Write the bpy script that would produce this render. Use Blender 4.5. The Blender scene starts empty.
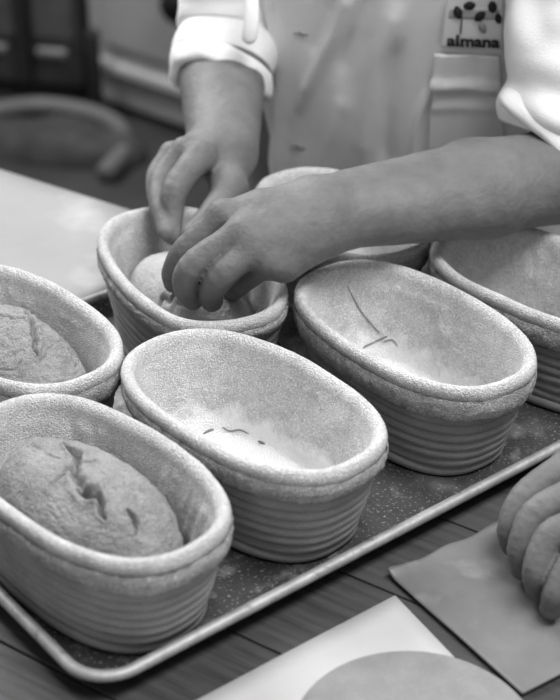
import bpy, bmesh, math, random
import numpy as np
from mathutils import Vector, Matrix, noise
from mathutils.bvhtree import BVHTree

# ------------------------------------------------------------------ camera, world, lights, exposure
TZ = 0.90                      # height of the table top above the floor
PITCH = math.radians(30.95); FPX = 1523.0; CAMH = 0.67
SC = bpy.context.scene
col = SC.collection
cd = bpy.data.cameras.new('camera'); cam = bpy.data.objects.new('camera', cd); col.objects.link(cam)
cam.location = (0, 0, TZ + CAMH); cam.rotation_euler = (math.pi / 2 - PITCH, 0, 0)
cd.sensor_fit = 'HORIZONTAL'; cd.sensor_width = 24.0; cd.lens = FPX / 560 * 24.0
cd.clip_start = 0.05
cd.dof.use_dof = True; cd.dof.focus_distance = 1.13; cd.dof.aperture_fstop = 5.0
SC.camera = cam
SC.view_settings.view_transform = 'Standard'; SC.view_settings.look = 'None'
SC.view_settings.gamma = 1; SC.view_settings.use_curve_mapping = False
SC.view_settings.exposure = 0.0
w = bpy.data.worlds.new('world'); SC.world = w; w.use_nodes = True
w.node_tree.nodes['Background'].inputs[0].default_value = (1, 1, 1, 1)
w.node_tree.nodes['Background'].inputs[1].default_value = 0.36
def area(name, loc, target, size, power):
    l = bpy.data.lights.new(name, 'AREA'); l.shape = 'RECTANGLE'; l.size, l.size_y = size; l.energy = power
    o = bpy.data.objects.new(name, l); col.objects.link(o); o.location = loc
    o.rotation_euler = (Vector(target) - Vector(loc)).to_track_quat('-Z', 'Y').to_euler()
    return o
area('window_light', (-1.5, 3.3, 3.3), (0.0, 1.05, 0.95), (1.7, 1.7), 158)
area('ceiling_light', (0.7, 0.5, 3.1), (0.1, 1.2, 0.9), (1.4, 0.8), 76)

# ------------------------------------------------------------------ helpers
sp, cp = math.sin(PITCH), math.cos(PITCH)
CAMP = np.array([0, 0, TZ + CAMH])
def ray(px, py):
    dx = (px - 280) / FPX; dy = -(py - 350) / FPX
    return np.array([dx, cp + dy * sp, -sp + dy * cp])
def at(px, py, z=None, Y=None):          # a measured photo point, placed at a height z above the table or at depth Y
    D = ray(px, py)
    t = (z - CAMH) / D[2] if z is not None else Y / D[1]
    return CAMP + D * t
def tag(o, label=None, cat=None, group=None, kind=None):
    for k, v in (('label', label), ('category', cat), ('group', group), ('kind', kind)):
        if v: o[k] = v
    return o
def empty(name, loc, rz=0):
    o = bpy.data.objects.new(name, None); col.objects.link(o); o.location = loc; o.rotation_euler = (0, 0, rz)
    o.empty_display_size = 0.05
    return o
def mkmesh(name, V, F, smooth=True):
    me = bpy.data.meshes.new(name)
    V = np.asarray(V, dtype=np.float32)
    if isinstance(F, np.ndarray):
        n = len(F); k = F.shape[1]
        me.vertices.add(len(V)); me.vertices.foreach_set('co', V.ravel())
        me.loops.add(n * k); me.loops.foreach_set('vertex_index', F.astype(np.int32).ravel())
        me.polygons.add(n); me.polygons.foreach_set('loop_start', np.arange(0, n * k, k, dtype=np.int32))
        me.polygons.foreach_set('loop_total', np.full(n, k, dtype=np.int32))
        me.update(calc_edges=True); me.validate()
    else:
        me.from_pydata(V.tolist(), [], F); me.update()
    if smooth:
        me.polygons.foreach_set('use_smooth', [True] * len(me.polygons))
    return me
def link(name, me, m=None, parent=None):
    o = bpy.data.objects.new(name, me); col.objects.link(o)
    if m and not me.materials: me.materials.append(m)
    if parent: o.parent = parent
    return o
def grid_faces(nv, nu, closed_u=True):   # rows nv, columns nu
    i = np.arange(nv - 1)[:, None]; j = np.arange(nu if closed_u else nu - 1)[None, :]
    j2 = (j + 1) % nu
    return np.stack([i * nu + j, i * nu + j2, (i + 1) * nu + j2, (i + 1) * nu + j], -1).reshape(-1, 4)
def hashn(ix, iy, iz, seed):
    seed = int(seed)
    h = (ix * 374761393 + iy * 668265263 + iz * 2147483647 + seed * 974634777) & 0xFFFFFFFF
    h = ((h ^ (h >> 13)) * 1274126177) & 0xFFFFFFFF
    h = ((h ^ (h >> 16)) * 2246822519) & 0xFFFFFFFF
    return ((h ^ (h >> 15)) & 0xFFFF) / 32767.5 - 1
def vnoise(P, scale, seed=0):
    Q = np.asarray(P, float) * scale + 1000.0
    I = np.floor(Q).astype(np.int64); f = Q - I; f = f * f * (3 - 2 * f)
    out = 0
    for a in (0, 1):
        for b in (0, 1):
            for c in (0, 1):
                wgt = (f[..., 0] if a else 1 - f[..., 0]) * (f[..., 1] if b else 1 - f[..., 1]) * (f[..., 2] if c else 1 - f[..., 2])
                out = out + wgt * hashn(I[..., 0] + a, I[..., 1] + b, I[..., 2] + c, seed)
    return out
def fbm(P, scale, octv=3, seed=0):
    return sum(vnoise(P, scale * 2 ** i, seed + i) * .5 ** i for i in range(octv))
def polydist(P, pts):                    # distance of points (n,3) to a polyline, and position along it 0..1
    best = np.full(len(P), 1e9); tt = np.zeros(len(P)); n = len(pts) - 1
    for i in range(n):
        a, b = np.asarray(pts[i], float), np.asarray(pts[i + 1], float); ab = b - a
        t = np.clip(((P - a) @ ab) / (ab @ ab + 1e-12), 0, 1)
        d = np.linalg.norm(P - a - t[:, None] * ab, axis=1)
        m = d < best; best[m] = d[m]; tt[m] = (i + t[m]) / n
    return best, tt
def box(bm, c, s, rz=0, bevel=0):
    M = Matrix.Translation(c) @ Matrix.Rotation(rz, 4, 'Z') @ Matrix.Diagonal((*s, 1))
    r = bmesh.ops.create_cube(bm, size=1, matrix=M)
    if bevel:
        es = list({e for v in r['verts'] for e in v.link_edges})
        bmesh.ops.bevel(bm, geom=es, offset=bevel, segments=2, affect='EDGES', profile=.5)
def from_bm(name, bm, m, parent=None, smooth=False):
    me = bpy.data.meshes.new(name); bm.to_mesh(me); bm.free()
    if smooth: me.polygons.foreach_set('use_smooth', [True] * len(me.polygons))
    return link(name, me, m, parent)
def prism(name, pts, z0, z1, m, parent=None, bevel=0):
    bm = bmesh.new(); vs = [bm.verts.new((p[0], p[1], z1)) for p in pts]
    f = bm.faces.new(vs); f.normal_update()
    if f.normal.z < 0: f.normal_flip()
    r = bmesh.ops.extrude_face_region(bm, geom=[f])
    bmesh.ops.translate(bm, vec=(0, 0, z0 - z1), verts=[v for v in r['geom'] if isinstance(v, bmesh.types.BMVert)])
    bmesh.ops.recalc_face_normals(bm, faces=bm.faces)
    if bevel: bmesh.ops.bevel(bm, geom=bm.edges[:], offset=bevel, segments=2, affect='EDGES')
    return from_bm(name, bm, m, parent)
def tube(path, radii, n=16, flat=1.0, caps=True):
    path = [np.asarray(p, float) for p in path]; V = []
    up = np.array([0, 0, 1.0])
    for i, p in enumerate(path):
        t = path[min(i + 1, len(path) - 1)] - path[max(i - 1, 0)]; t /= np.linalg.norm(t)
        if i == 0 and abs(t @ up) > .9: up = np.array([1.0, 0, 0])
        s = np.cross(t, up); s /= np.linalg.norm(s); up = np.cross(s, t)
        for k in range(n):
            a = 2 * math.pi * k / n
            V.append(p + radii[i] * (math.cos(a) * s + flat * math.sin(a) * up))
    F = grid_faces(len(path), n).tolist()
    if caps:
        F.append(list(range(n))[::-1]); F.append([(len(path) - 1) * n + k for k in range(n)])
    return V, F
def tube_obj(name, path, r, m, parent=None, n=14, caps=True):
    rr = r if isinstance(r, (list, tuple)) else [r] * len(path)
    V, F = tube(path, rr, n, caps=caps); return link(name, mkmesh(name, V, F), m, parent)
def spline(pts, n):                       # Catmull-Rom through points of any dimension
    P = [np.asarray(p, float) for p in pts]; P = [2 * P[0] - P[1]] + P + [2 * P[-1] - P[-2]]
    out = []; segs = len(P) - 3
    for q in np.linspace(0, segs, n):
        i = min(int(q), segs - 1); t = q - i; a, b, c, d = P[i:i + 4]
        out.append(.5 * (2 * b + (c - a) * t + (2 * a - 5 * b + 4 * c - d) * t * t + (3 * b - a - 3 * c + d) * t ** 3))
    return np.array(out)

# ------------------------------------------------------------------ materials (the photograph is black and white)
def mat(name, lo, hi=None, scale=20, rough=.8, bump=0, bscale=200, metal=0, spec=.3, speck=None, detail=6, stretch=None, bands=None, sss=0, dist=.002):
    m = bpy.data.materials.new(name); m.use_nodes = True; nt = m.node_tree; N = nt.nodes; L = nt.links
    b = N['Principled BSDF']; b.inputs['Roughness'].default_value = rough; b.inputs['Metallic'].default_value = metal
    b.inputs['Specular IOR Level'].default_value = spec
    if sss:
        b.inputs['Subsurface Weight'].default_value = sss; b.inputs['Subsurface Radius'].default_value = (.008, .008, .008)
        b.inputs['Subsurface Scale'].default_value = 1.0
    hi = lo if hi is None else hi
    tc = N.new('ShaderNodeTexCoord'); mp = N.new('ShaderNodeMapping'); L.new(tc.outputs['Object'], mp.inputs[0])
    if stretch:
        mp.inputs['Rotation'].default_value = (0, 0, stretch[1]); mp.inputs['Scale'].default_value = stretch[0]
    n1 = N.new('ShaderNodeTexNoise'); n1.inputs['Scale'].default_value = scale; n1.inputs['Detail'].default_value = detail
    n1.inputs['Roughness'].default_value = .6
    L.new(mp.outputs[0], n1.inputs['Vector'])
    r = N.new('ShaderNodeValToRGB'); r.color_ramp.elements[0].position = .32; r.color_ramp.elements[1].position = .68
    r.color_ramp.elements[0].color = (lo, lo, lo, 1); r.color_ramp.elements[1].color = (hi, hi, hi, 1)
    L.new(n1.outputs['Fac'], r.inputs[0]); out = r.outputs[0]
    def mixin(fac, val, prev):
        mx = N.new('ShaderNodeMix'); mx.data_type = 'RGBA'; L.new(fac, mx.inputs[0]); L.new(prev, mx.inputs[6])
        mx.inputs[7].default_value = (val, val, val, 1); return mx.outputs[2]
    for s in (speck or []):               # (scale, threshold lo, hi, value, strength)
        n2 = N.new('ShaderNodeTexNoise'); n2.inputs['Scale'].default_value = s[0]; n2.inputs['Detail'].default_value = 3
        L.new(tc.outputs['Object'], n2.inputs['Vector'])
        rr = N.new('ShaderNodeMapRange'); rr.inputs[1].default_value = s[1]; rr.inputs[2].default_value = s[2]; rr.inputs[4].default_value = s[4]
        L.new(n2.outputs['Fac'], rr.inputs[0]); out = mixin(rr.outputs[0], s[3], out)
    L.new(out, b.inputs['Base Color'])
    if bump:
        n3 = N.new('ShaderNodeTexNoise'); n3.inputs['Scale'].default_value = bscale; n3.inputs['Detail'].default_value = 4
        L.new(mp.outputs[0] if stretch else tc.outputs['Object'], n3.inputs['Vector'])
        bp = N.new('ShaderNodeBump'); bp.inputs['Strength'].default_value = bump; bp.inputs['Distance'].default_value = dist
        L.new(n3.outputs['Fac'], bp.inputs['Height']); L.new(bp.outputs[0], b.inputs['Normal'])
    return m
def add_flour(m, zmax, rad, val=.85, strength=.95, nscale=25, nstr=.03):   # flour dusted over the bottom of a basket (shape of its own)
    nt = m.node_tree; N = nt.nodes; L = nt.links; b = N['Principled BSDF']; prev = b.inputs['Base Color'].links[0].from_socket
    tc = N.new('ShaderNodeTexCoord'); n = N.new('ShaderNodeTexNoise'); n.inputs['Scale'].default_value = nscale; n.inputs['Detail'].default_value = 8
    n.inputs['Roughness'].default_value = .7
    L.new(tc.outputs['Object'], n.inputs['Vector'])
    sx = N.new('ShaderNodeSeparateXYZ'); L.new(tc.outputs['Object'], sx.inputs[0])
    ma = N.new('ShaderNodeMath'); ma.operation = 'MULTIPLY_ADD'; L.new(n.outputs['Fac'], ma.inputs[0]); ma.inputs[1].default_value = nstr
    L.new(sx.outputs[2], ma.inputs[2])
    mr = N.new('ShaderNodeMapRange'); mr.inputs[1].default_value = zmax + nstr * .5; mr.inputs[2].default_value = zmax - .012 + nstr * .5
    mr.inputs[4].default_value = strength
    L.new(ma.outputs[0], mr.inputs[0])
    mx = N.new('ShaderNodeMix'); mx.data_type = 'RGBA'; L.new(mr.outputs[0], mx.inputs[0]); L.new(prev, mx.inputs[6])
    mx.inputs[7].default_value = (val, val, val, 1); L.new(mx.outputs[2], b.inputs['Base Color'])
    return m
def wood(name, lo, hi, rz):
    m = mat(name, lo, hi, scale=9, rough=.55, bump=.25, bscale=60, stretch=((1.2, 22, 22), rz), speck=[(7, .5, .75, hi * 1.6, .5)], spec=.35)
    return m
M = {}
M['linen'] = add_flour(mat('linen', .50, .68, 50, .95, 1, 900, speck=[(700, .50, .60, .86, .8), (1100, .56, .64, .28, .6), (150, .58, .7, .46, .35)], spec=.05, dist=.003), .036, 0, val=.93, nscale=45, nstr=.05)
M['linen_bare'] = mat('linen_bare', .48, .64, 45, .95, 1, 900, speck=[(700, .5, .60, .80, .6), (1100, .56, .64, .26, .6), (150, .56, .7, .40, .35)], spec=.05, dist=.003)
M['hem'] = mat('hem', .34, .50, 70, .95, 1, 900, speck=[(700, .50, .62, .20, .6), (500, .55, .66, .72, .6)], spec=.05)
M['coil'] = mat('coil', .23, .33, 25, .75, .25, 500, speck=[(500, .62, .7, .5, .35)], spec=.25)
M['dough'] = mat('dough', .18, .29, 40, .9, .9, 700, speck=[(1000, .52, .68, .48, .5), (1300, .58, .68, .10, .5)], spec=.1)
M['dough_smooth'] = mat('dough_smooth', .29, .37, 40, .9, .5, 600, speck=[(900, .54, .64, .30, .5)], spec=.1)
M['skin'] = mat('skin', .100, .148, 30, .6, .7, 220, speck=[(260, .64, .74,   .12, .35)], spec=.3, sss=.12, dist=.0012)
M['thread'] = mat('thread', .14, .20, 50, .9)
M['coat'] = mat('coat', .76, .84, 8, .9, .35, 900, spec=.1, speck=[(14, .58, .75, .52, .35)])
M['coat_shade_and_stitch'] = mat('coat_shade_and_stitch', .18, .24, 10, .9, .3, 700, spec=.1)  # dark grey painting the coat's side as if in shade; also the stitches
M['trousers'] = mat('trousers', .05, .08, 10, .9, .3, 700, spec=.1)
M['ink'] = mat('ink', .02, .03, 50, .8)
M['ink_grey'] = mat('ink_grey', .30, .36, 50, .8)
M['label'] = mat('label', .74, .8, 50, .85, .2, 900)
M['label_band'] = mat('label_band', .42, .46, 50, .85, .2, 900)
M['pan'] = mat('pan', .035, .09, 14, .62, .3, 60, metal=.5, spec=.5, speck=[(16, .55, .72, .30, .6), (60, .58, .75, .36, .5), (420, .60, .70, .6, .5)])
M['pan_rim'] = mat('pan_rim', .28, .40, 50, .58, .25, 200, metal=.6, speck=[(120, .62, .7, .15, .6)])
M['wood'] = wood('wood', .017, .052, 0)
M['paper'] = mat('paper', .42, .47, 14, .75, .12, 80, spec=.25)
M['paper_far'] = mat('paper_far', .25, .29, 9, .75, .15, 40, spec=.25, speck=[(9, .58, .72, .52, .4)])
M['sheet'] = mat('sheet', .085, .165, 9, .45, .3, 40, spec=.5, speck=[(30, .6, .8, .36, .4)])
M['disc'] = mat('disc', .19, .23, 60, .8, .3, 300, spec=.2, speck=[(500, .55, .75, .30, .3)])
M['floor'] = mat('floor', .018, .04, 3, .6, .3, 20)
M['wall'] = mat('wall', .25, .3, 3, .9, .2, 40)
M['cabinet'] = mat('cabinet', .24, .29, 4, .5, .1, 30, spec=.4)
M['ledge'] = mat('ledge', .3, .34, 4, .45, .1, 30)
M['panel'] = mat('panel', .05, .08, 8, .5, .1, 50)
M['black'] = mat('black', .012, .02, 10, .5, .1, 50)
M['iron'] = mat('iron', .03, .05, 10, .5, .2, 50, spec=.5)
M['steel'] = mat('steel', .25, .35, 10, .35, .1, 50, metal=.7)
M['sack'] = mat('sack', .025, .05, 10, .85, .3, 50)
M['hose'] = mat('hose', .09, .13, 10, .6)

# ------------------------------------------------------------------ room shell, all of it far out of focus
bm = bmesh.new(); box(bm, (0, 2.5, -.02), (9, 9, .04)); tag(from_bm('floor', bm, M['floor']), kind='structure')
bm = bmesh.new(); box(bm, (0, 6.0, 1.4), (9, .08, 2.8)); tag(from_bm('wall_back', bm, M['wall']), kind='structure')

# ------------------------------------------------------------------ work table of dark planks
ET = np.array([.829, -.559]); EN = np.array([-.559, -.829])      # along the far edge, and inwards from it
ANG = math.atan2(ET[1], ET[0])
T0 = at(0, 168, z=0)[:2] - ET * .55                               # far-left corner
TL = 2.1; TW = 1.0
table = empty('work_table', (*(T0 + ET * TL / 2 + EN * TW / 2), 0), ANG)
tag(table, 'dark plank work table dusted with flour, carrying the oven tray', 'table')
pitch = .092; npl = int(TW / pitch)
rnd = random.Random(3)
for i in range(npl + 1):
    y = TW / 2 - (i + .5) * pitch
    bm = bmesh.new(); box(bm, (0, 0, 0), (TL, pitch - .0016, .045), bevel=.0012)
    o = from_bm('plank', bm, M['wood'], table); o.location = (0, y, TZ - .0225 - rnd.random() * .0006)
bm = bmesh.new(); box(bm, (0, 0, TZ - .10), (TL - .16, TW - .16, .10)); from_bm('apron_rail', bm, M['wood'], table)
for sx in (-1, 1):
    for sy in (-1, 1):
        bm = bmesh.new(); box(bm, (sx * (TL / 2 - .12), sy * (TW / 2 - .12), (TZ - .05) / 2), (.08, .08, TZ - .05), bevel=.004)
        from_bm('leg', bm, M['wood'], table)

# ------------------------------------------------------------------ papers, disc and grey sheet
E1 = np.array([.779, .627]); E2 = np.array([-.627, .779])         # long and short directions of the tray
def flat_sheet(name, origin, du, dv, nu, nv, m, zf, th=.0006, bump=0):
    U, Vv = np.meshgrid(np.linspace(0, 1, nu), np.linspace(0, 1, nv))
    P = origin[:2] + U[..., None] * du + Vv[..., None] * dv
    P3 = np.dstack([P, np.zeros(U.shape)]).reshape(-1, 3)
    z = zf(U.ravel(), Vv.ravel()) + (fbm(P3, 14, 2, 5) * bump)
    P3[:, 2] = TZ + z
    B = P3.copy(); B[:, 2] -= th
    F = grid_faces(nv, nu, False); n = nu * nv
    b = [*range(nu), *[r * nu + nu - 1 for r in range(1, nv)], *[(nv - 1) * nu + c for c in range(nu - 2, -1, -1)], *[r * nu for r in range(nv - 2, 0, -1)]]
    side = np.array([[b[k], b[k - 1], b[k - 1] + n, b[k] + n] for k in range(len(b))])
    me = mkmesh(name, np.vstack([P3, B]), np.vstack([F, F[:, ::-1] + n, side]))
    return link(name, me, m)
c1 = at(395, 597, z=0)[:2]
dP = (at(455, 660, z=0)[:2] - c1); dP /= np.linalg.norm(dP); dQ = at(200, 700, z=0)[:2] - c1; dQ /= np.linalg.norm(dQ)
o = flat_sheet('paper_sheet', c1, dQ * .42, dP * .30, 30, 20, M['paper'], lambda u, v: .0016 + 0 * u, .0008, .0003)
tag(o, 'white paper sheet on the table in front of the tray, under the round disc', 'paper')
# far sheet covers the far corner of the table
a0 = T0 + ET * .02 + EN * .004
o = flat_sheet('paper_sheet', a0, ET * .80, EN * .52, 40, 20, M['paper_far'], lambda u, v: .0009 + 0 * u, .0006, .0001)
tag(o, 'large pale sheet covering the far corner of the table behind the baskets', 'paper')
# round disc
dc = np.array([.081, .662]); bm = bmesh.new()
bmesh.ops.create_cone(bm, cap_ends=True, segments=96, radius1=.0745, radius2=.0742, depth=.0022, matrix=Matrix.Translation((*dc, TZ + .0036)))
bmesh.ops.bevel(bm, geom=[e for e in bm.edges if len(e.link_faces) == 2 and any(len(f.verts) > 4 for f in e.link_faces)], offset=.0005, segments=2, affect='EDGES')
tag(from_bm('round_disc', bm, M['disc']), 'round light grey disc lying on the white paper sheet', 'disc')
s0 = at(387, 577, z=0)[:2]; s1 = at(522, 698, z=0)[:2]; dS = s1 - s0; nS = np.array([-dS[1], dS[0]]); nS /= np.linalg.norm(nS)
def zs(u, v):
    return .0040 + .0035 * np.exp(-((u - .42) / .07) ** 2 - (v / .05) ** 2) + .0022 * np.exp(-(v / .05) ** 2) * (1 + np.sin(u * 40)) * .5 + .003 * np.exp(-((u + v) / .03) ** 2)
o = flat_sheet('grey_sheet', s0, nS * .26, dS, 90, 60, M['sheet'], zs, .0012, .0005)
tag(o, 'smooth grey flexible sheet held down by the hand at right', 'sheet')

# ------------------------------------------------------------------ oven tray
TC = np.array([-.113, .686])
TLn, TWd = .605, .414
def rrect(L, W, r, n=10):
    pts = []
    for cx, cy, a0 in ((L - r, r, -90), (L - r, W - r, 0), (r, W - r, 90), (r, r, 180)):
        for k in range(n + 1):
            a = math.radians(a0 + 90 * k / n); pts.append((cx + r * math.cos(a), cy + r * math.sin(a)))
    return pts
def densify(pts, step=.012):
    out = []
    for i in range(len(pts)):
        a = np.array(pts[i]); b = np.array(pts[(i + 1) % len(pts)]); n = max(1, int(np.linalg.norm(b - a) / step))
        out += [a + (b - a) * k / n for k in range(n)]
    return np.array(out)
tray = empty('oven_tray', (*TC, TZ + .0012), math.atan2(E1[1], E1[0]))
tag(tray, 'shallow metal oven tray with a rounded rim holding the seven baskets', 'tray')
base_pts = densify(rrect(TLn, TWd, .03))
cen = np.array([TLn / 2, TWd / 2])
def tray_ring(off, z):
    P = base_pts.copy(); d = P - np.clip(P, .03, np.array([TLn - .03, TWd - .03])); d /= np.linalg.norm(d, axis=1)[:, None]
    P = P + d * off; return np.column_stack([P, np.full(len(P), z)])
prof = [(-.016, .0022), (-.012, .003), (-.008, .0065), (-.0035, .0145), (-.002, .0165), (-.001, .0165), (-.003, .0145), (-.0075, .0055), (-.013, .0012), (-.016, .0008)]
R = [tray_ring(a, z) for a, z in prof]; n = len(base_pts)
V = np.vstack(R); F = grid_faces(len(R), n).tolist()
F.append([(len(R) - 1) * n + k for k in range(n)][::-1])
# inner floor as a grid of rings towards the centre
ctr = np.array([*cen, .0022]); inner = [ctr + (R[0] - ctr) * s for s in (.75, .5, .25, .02)]
k0 = len(V); V = np.vstack([V] + inner)
prev = 0
for q in range(4):
    cur = k0 + q * n; F += [[cur + j, cur + (j + 1) % n, prev + (j + 1) % n, prev + j] for j in range(n)]; prev = cur
F.append([prev + j for j in range(n)])
link('pan', mkmesh('pan', V, F), M['pan'], tray)
rp = tray_ring(-.0005, .0165); rp = np.vstack([rp, rp[:1]])
V, _ = tube(rp[:-1], [.0046] * n, 12, caps=False); F = np.vstack([grid_faces(n, 12)])
F = [[i * 12 + j, i * 12 + (j + 1) % 12, ((i + 1) % n) * 12 + (j + 1) % 12, ((i + 1) % n) * 12 + j] for i in range(n) for j in range(12)]
# closed loop tube with frames built directly
V = []
for i in range(n):
    t = rp[(i + 1) % n] - rp[i - 1 if i else n - 1]; t /= np.linalg.norm(t); s = np.cross(t, (0, 0, 1.0))
    for k in range(12):
        a = 2 * math.pi * k / 12; V.append(rp[i] + .0043 * (math.cos(a) * s + math.sin(a) * np.array([0, 0, 1.0]) * .9))
link('rolled_rim', mkmesh('rolled_rim', V, F), M['pan_rim'], tray)
TRAYZ = TZ + .0046

# ------------------------------------------------------------------ proofing baskets
BA, BB, BN, BH = .110, .0639, 2.48, .0895
NU = 288
def sering(s, d, n=NU):
    a = BA * s + d; b = BB * s + d
    if s < .8: b = BB * (s + (.03 * s)) + d
    T = np.linspace(0, 2 * math.pi, n, endpoint=False); c, q = np.cos(T), np.sin(T)
    r = (np.abs(c / a) ** BN + np.abs(q / b) ** BN) ** (-1 / BN)
    return np.column_stack([r * c, r * q])
def taper(z):                             # outline of the coiled wall at height z
    return .765 + .20 * (z / .08) ** .9
coil_meshes = []
NC = 9; CP = .0087
for i in range(NC):
    z = .0050 + i * CP; nn = 112; ring = sering(taper(z), -.0015, nn); V = []
    for j in range(nn):
        t = ring[(j + 1) % nn] - ring[j - 1]; t /= np.linalg.norm(t); nrm = np.array([t[1], -t[0]])
        wob = .0004 * math.sin(j * .35 + i * 1.7)
        for k in range(12):
            a = 2 * math.pi * k / 12
            V.append([*(ring[j] + nrm * (.0040 * math.cos(a) + wob)), z + .0051 * math.sin(a) + wob])
    F = [[p * 12 + k, ((p + 1) % nn) * 12 + k, ((p + 1) % nn) * 12 + (k + 1) % 12, p * 12 + (k + 1) % 12] for p in range(nn) for k in range(12)]
    me = mkmesh('coil', V, F); me.materials.append(M['coil']); coil_meshes.append(me)
bp_ = [(0.05, .0005), (.5, .0005), (.72, .0005), (.765, .003), (.765, .006), (.5, .006), (.05, .006)]
V = np.vstack([np.column_stack([sering(s, 0, 96), np.full(96, z)]) for s, z in bp_])
F = grid_faces(len(bp_), 96).tolist(); F.append(list(range(96))[::-1]); F.append([6 * 96 + k for k in range(96)])
base_me = mkmesh('base', V, F); base_me.materials.append(M['coil'])
iw = [(taper(.004), -.003, .004), (taper(.04), -.0025, .04), (taper(.074), -.0025, .076), (taper(.074), -.0038, .076), (taper(.04), -.0042, .04), (taper(.004), -.0050, .004)]
V = np.vstack([np.column_stack([sering(s, d, 96), np.full(96, z)]) for s, d, z in iw]); F = grid_faces(6, 96)
wall_me = mkmesh('inner_wall', V, F); wall_me.materials.append(M['coil'])
def liner_mesh(seed, pleats=0., crease=None, sag=.0, bright=True):
    pr = []                               # (s, d, z) along the liner, centre of the floor to the start of the hem
    for s in np.linspace(.02, .68, 20): pr.append((s, -.004, .0100 + .0015 * (1 - s)))
    pr += [(.72, -.0045, .0110), (.745, -.005, .0128), (.76, -.0055, .0155), (.775, -.006, .019)]
    for z in np.linspace(.024, .074, 26): pr.append((taper(z) - .0, -.0085 - .001 * math.sin((z - .024) / .05 * math.pi), z))
    pr += [(.975, -.0088, .078), (.98, -.0088, .0815), (.985, -.0083, .0848), (.99, -.0072, .0872), (.995, -.0055, .0888), (1, -.0038, .0895), (1, -.002, .0888), (1, -.0006, .0872), (1, .0002, .0848), (.998, .0004, .082), (.993, .0001, .079), (.988, -.0003, .0765), (.984, -.0008, .0745)]
    P = np.vstack([np.column_stack([sering(s, d), np.full(NU, z)]) for s, d, z in pr])
    row = np.repeat(np.arange(len(pr)), NU); zz = P[:, 2].copy()
    ang = np.tile(np.linspace(0, 2 * math.pi, NU, endpoint=False), len(pr))
    rad = P[:, :2] / (np.linalg.norm(P[:, :2], axis=1)[:, None] + 1e-6)
    so = seed * 17.3
    Q = P + np.array([so, 0, 0])
    wallw = np.clip((zz - .013) / .02, 0, 1) * np.clip((.0875 - zz) / .02, 0, 1) * (row < 50)
    disp = .0014 * fbm(Q, 38, 3, seed) + .00045 * fbm(Q, 380, 2, seed + 9)
    if pleats:
        pn = vnoise(np.column_stack([np.cos(ang) * 6 + so, np.sin(ang) * 6, zz * 6]), 1.6, seed + 3)
        disp += pleats * wallw * (np.abs(pn) ** .6 * 2 - 1)
        disp += pleats * .5 * wallw * np.sin(ang * 23 + 9 * pn) * np.abs(vnoise(np.column_stack([np.cos(ang) * 3 + so, np.sin(ang) * 3, 0 * zz]), 1.3, seed + 8))
    disp = np.where(row < 49, np.maximum(disp, -.0005), np.clip(disp * .4, -.0008, .0003))
    P[:, :2] -= rad * disp[:, None]
    P[:, 2] += .0006 * fbm(Q, 60, 2, seed + 5) * (row < 44) + .0010 * fbm(Q, 22, 2, seed + 7) * (row > 40)
    for cr in (crease or []):             # folds pressed into the cloth
        pts, dep, wid = cr
        dd, t = polydist(P, pts); g = np.exp(-(dd / wid) ** 2) * dep * (row < 52)
        P[:, :2] -= rad * (g * np.clip((zz - .012) / .01, 0, 1))[:, None]; P[:, 2] += g * (zz < .018) - g * (zz > .083) * .4
    return mkmesh('cloth_liner', P, grid_faces(len(pr), NU)[:, ::-1])
def hem_mesh(seed, drop):
    nn = 216; T = np.linspace(0, 2 * math.pi, nn, endpoint=False)
    so = seed * 5.1; circ = np.column_stack([np.cos(T) * 3 + so, np.sin(T) * 3, 0 * T])
    rows = []; K = 9
    edge = drop * (1 + .09 * vnoise(circ, 2, seed) + .05 * vnoise(circ, 9, seed + 1))
    for k in range(K):
        f = k / (K - 1); s = .990 - .02 * f; ring = sering(s, 0, nn)
        rd = ring / np.linalg.norm(ring, axis=1)[:, None]
        z = .0795 - edge * f
        ruff = .0010 * f * np.sin(T * 60 + 3 * vnoise(circ, 5, seed + 2)) * (.4 + .6 * np.abs(vnoise(circ, 4, seed + 4))) + .0008 * vnoise(circ * 1 + f * .6, 14, seed + 6)
        bul = .0016 * math.sin(f * math.pi * 1.0) 
        rows.append(np.column_stack([ring + rd * (np.maximum(ruff, -.0006) + bul + .0011)[:, None], z]))
    for k in range(K - 1, -1, -1):        # back face, the cloth has thickness
        P = rows[k].copy(); rd = P[:, :2] / np.linalg.norm(P[:, :2], axis=1)[:, None]; P[:, :2] -= rd * .0015; rows.append(P)
    return mkmesh('hem', np.vstack(rows), grid_faces(len(rows), nn)[:, ::-1])
baskets = {}
def basket(key, x, y, psi, label, seed, mlin, drop=.017, pleats=0, crease=None, lift=0):
    r = empty('proofing_basket', (x, y, TRAYZ + lift), psi)
    tag(r, label, 'basket', 'oval proofing baskets on the oven tray')
    link('base', base_me, None, r); link('inner_wall', wall_me, None, r)
    for me in coil_meshes: link('coil', me, None, r)
    l = link('cloth_liner', liner_mesh(seed, pleats, crease), M[mlin], r)
    link('hem', hem_mesh(seed, drop), M['hem'], l)
    baskets[key] = (x, y, psi); return r
def loc(key, P):                          # world point to a basket's own frame
    x, y, psi = baskets.get(key) or key; dx, dy = P[0] - x, P[1] - y; c, s = math.cos(psi), math.sin(psi)
    return np.array([dx * c + dy * s, -dx * s + dy * c, P[2] - TRAYZ])
kF, kM, kE = (-.125, .808, -.80), (-.021, .900, -.813), (.100, 1.006, -.935)
kL, kH, kC, kR = (-.2085, 1.0055, -.85), (-.074, 1.104, -1.12), (.0522, 1.2004, -1.031), (.2196, 1.0801, -.782)
basket('F', *kF, 'cloth-lined coiled basket nearest the camera at left, holding a long cracked loaf', 1, 'linen_bare', .0155, .0020)
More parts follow.
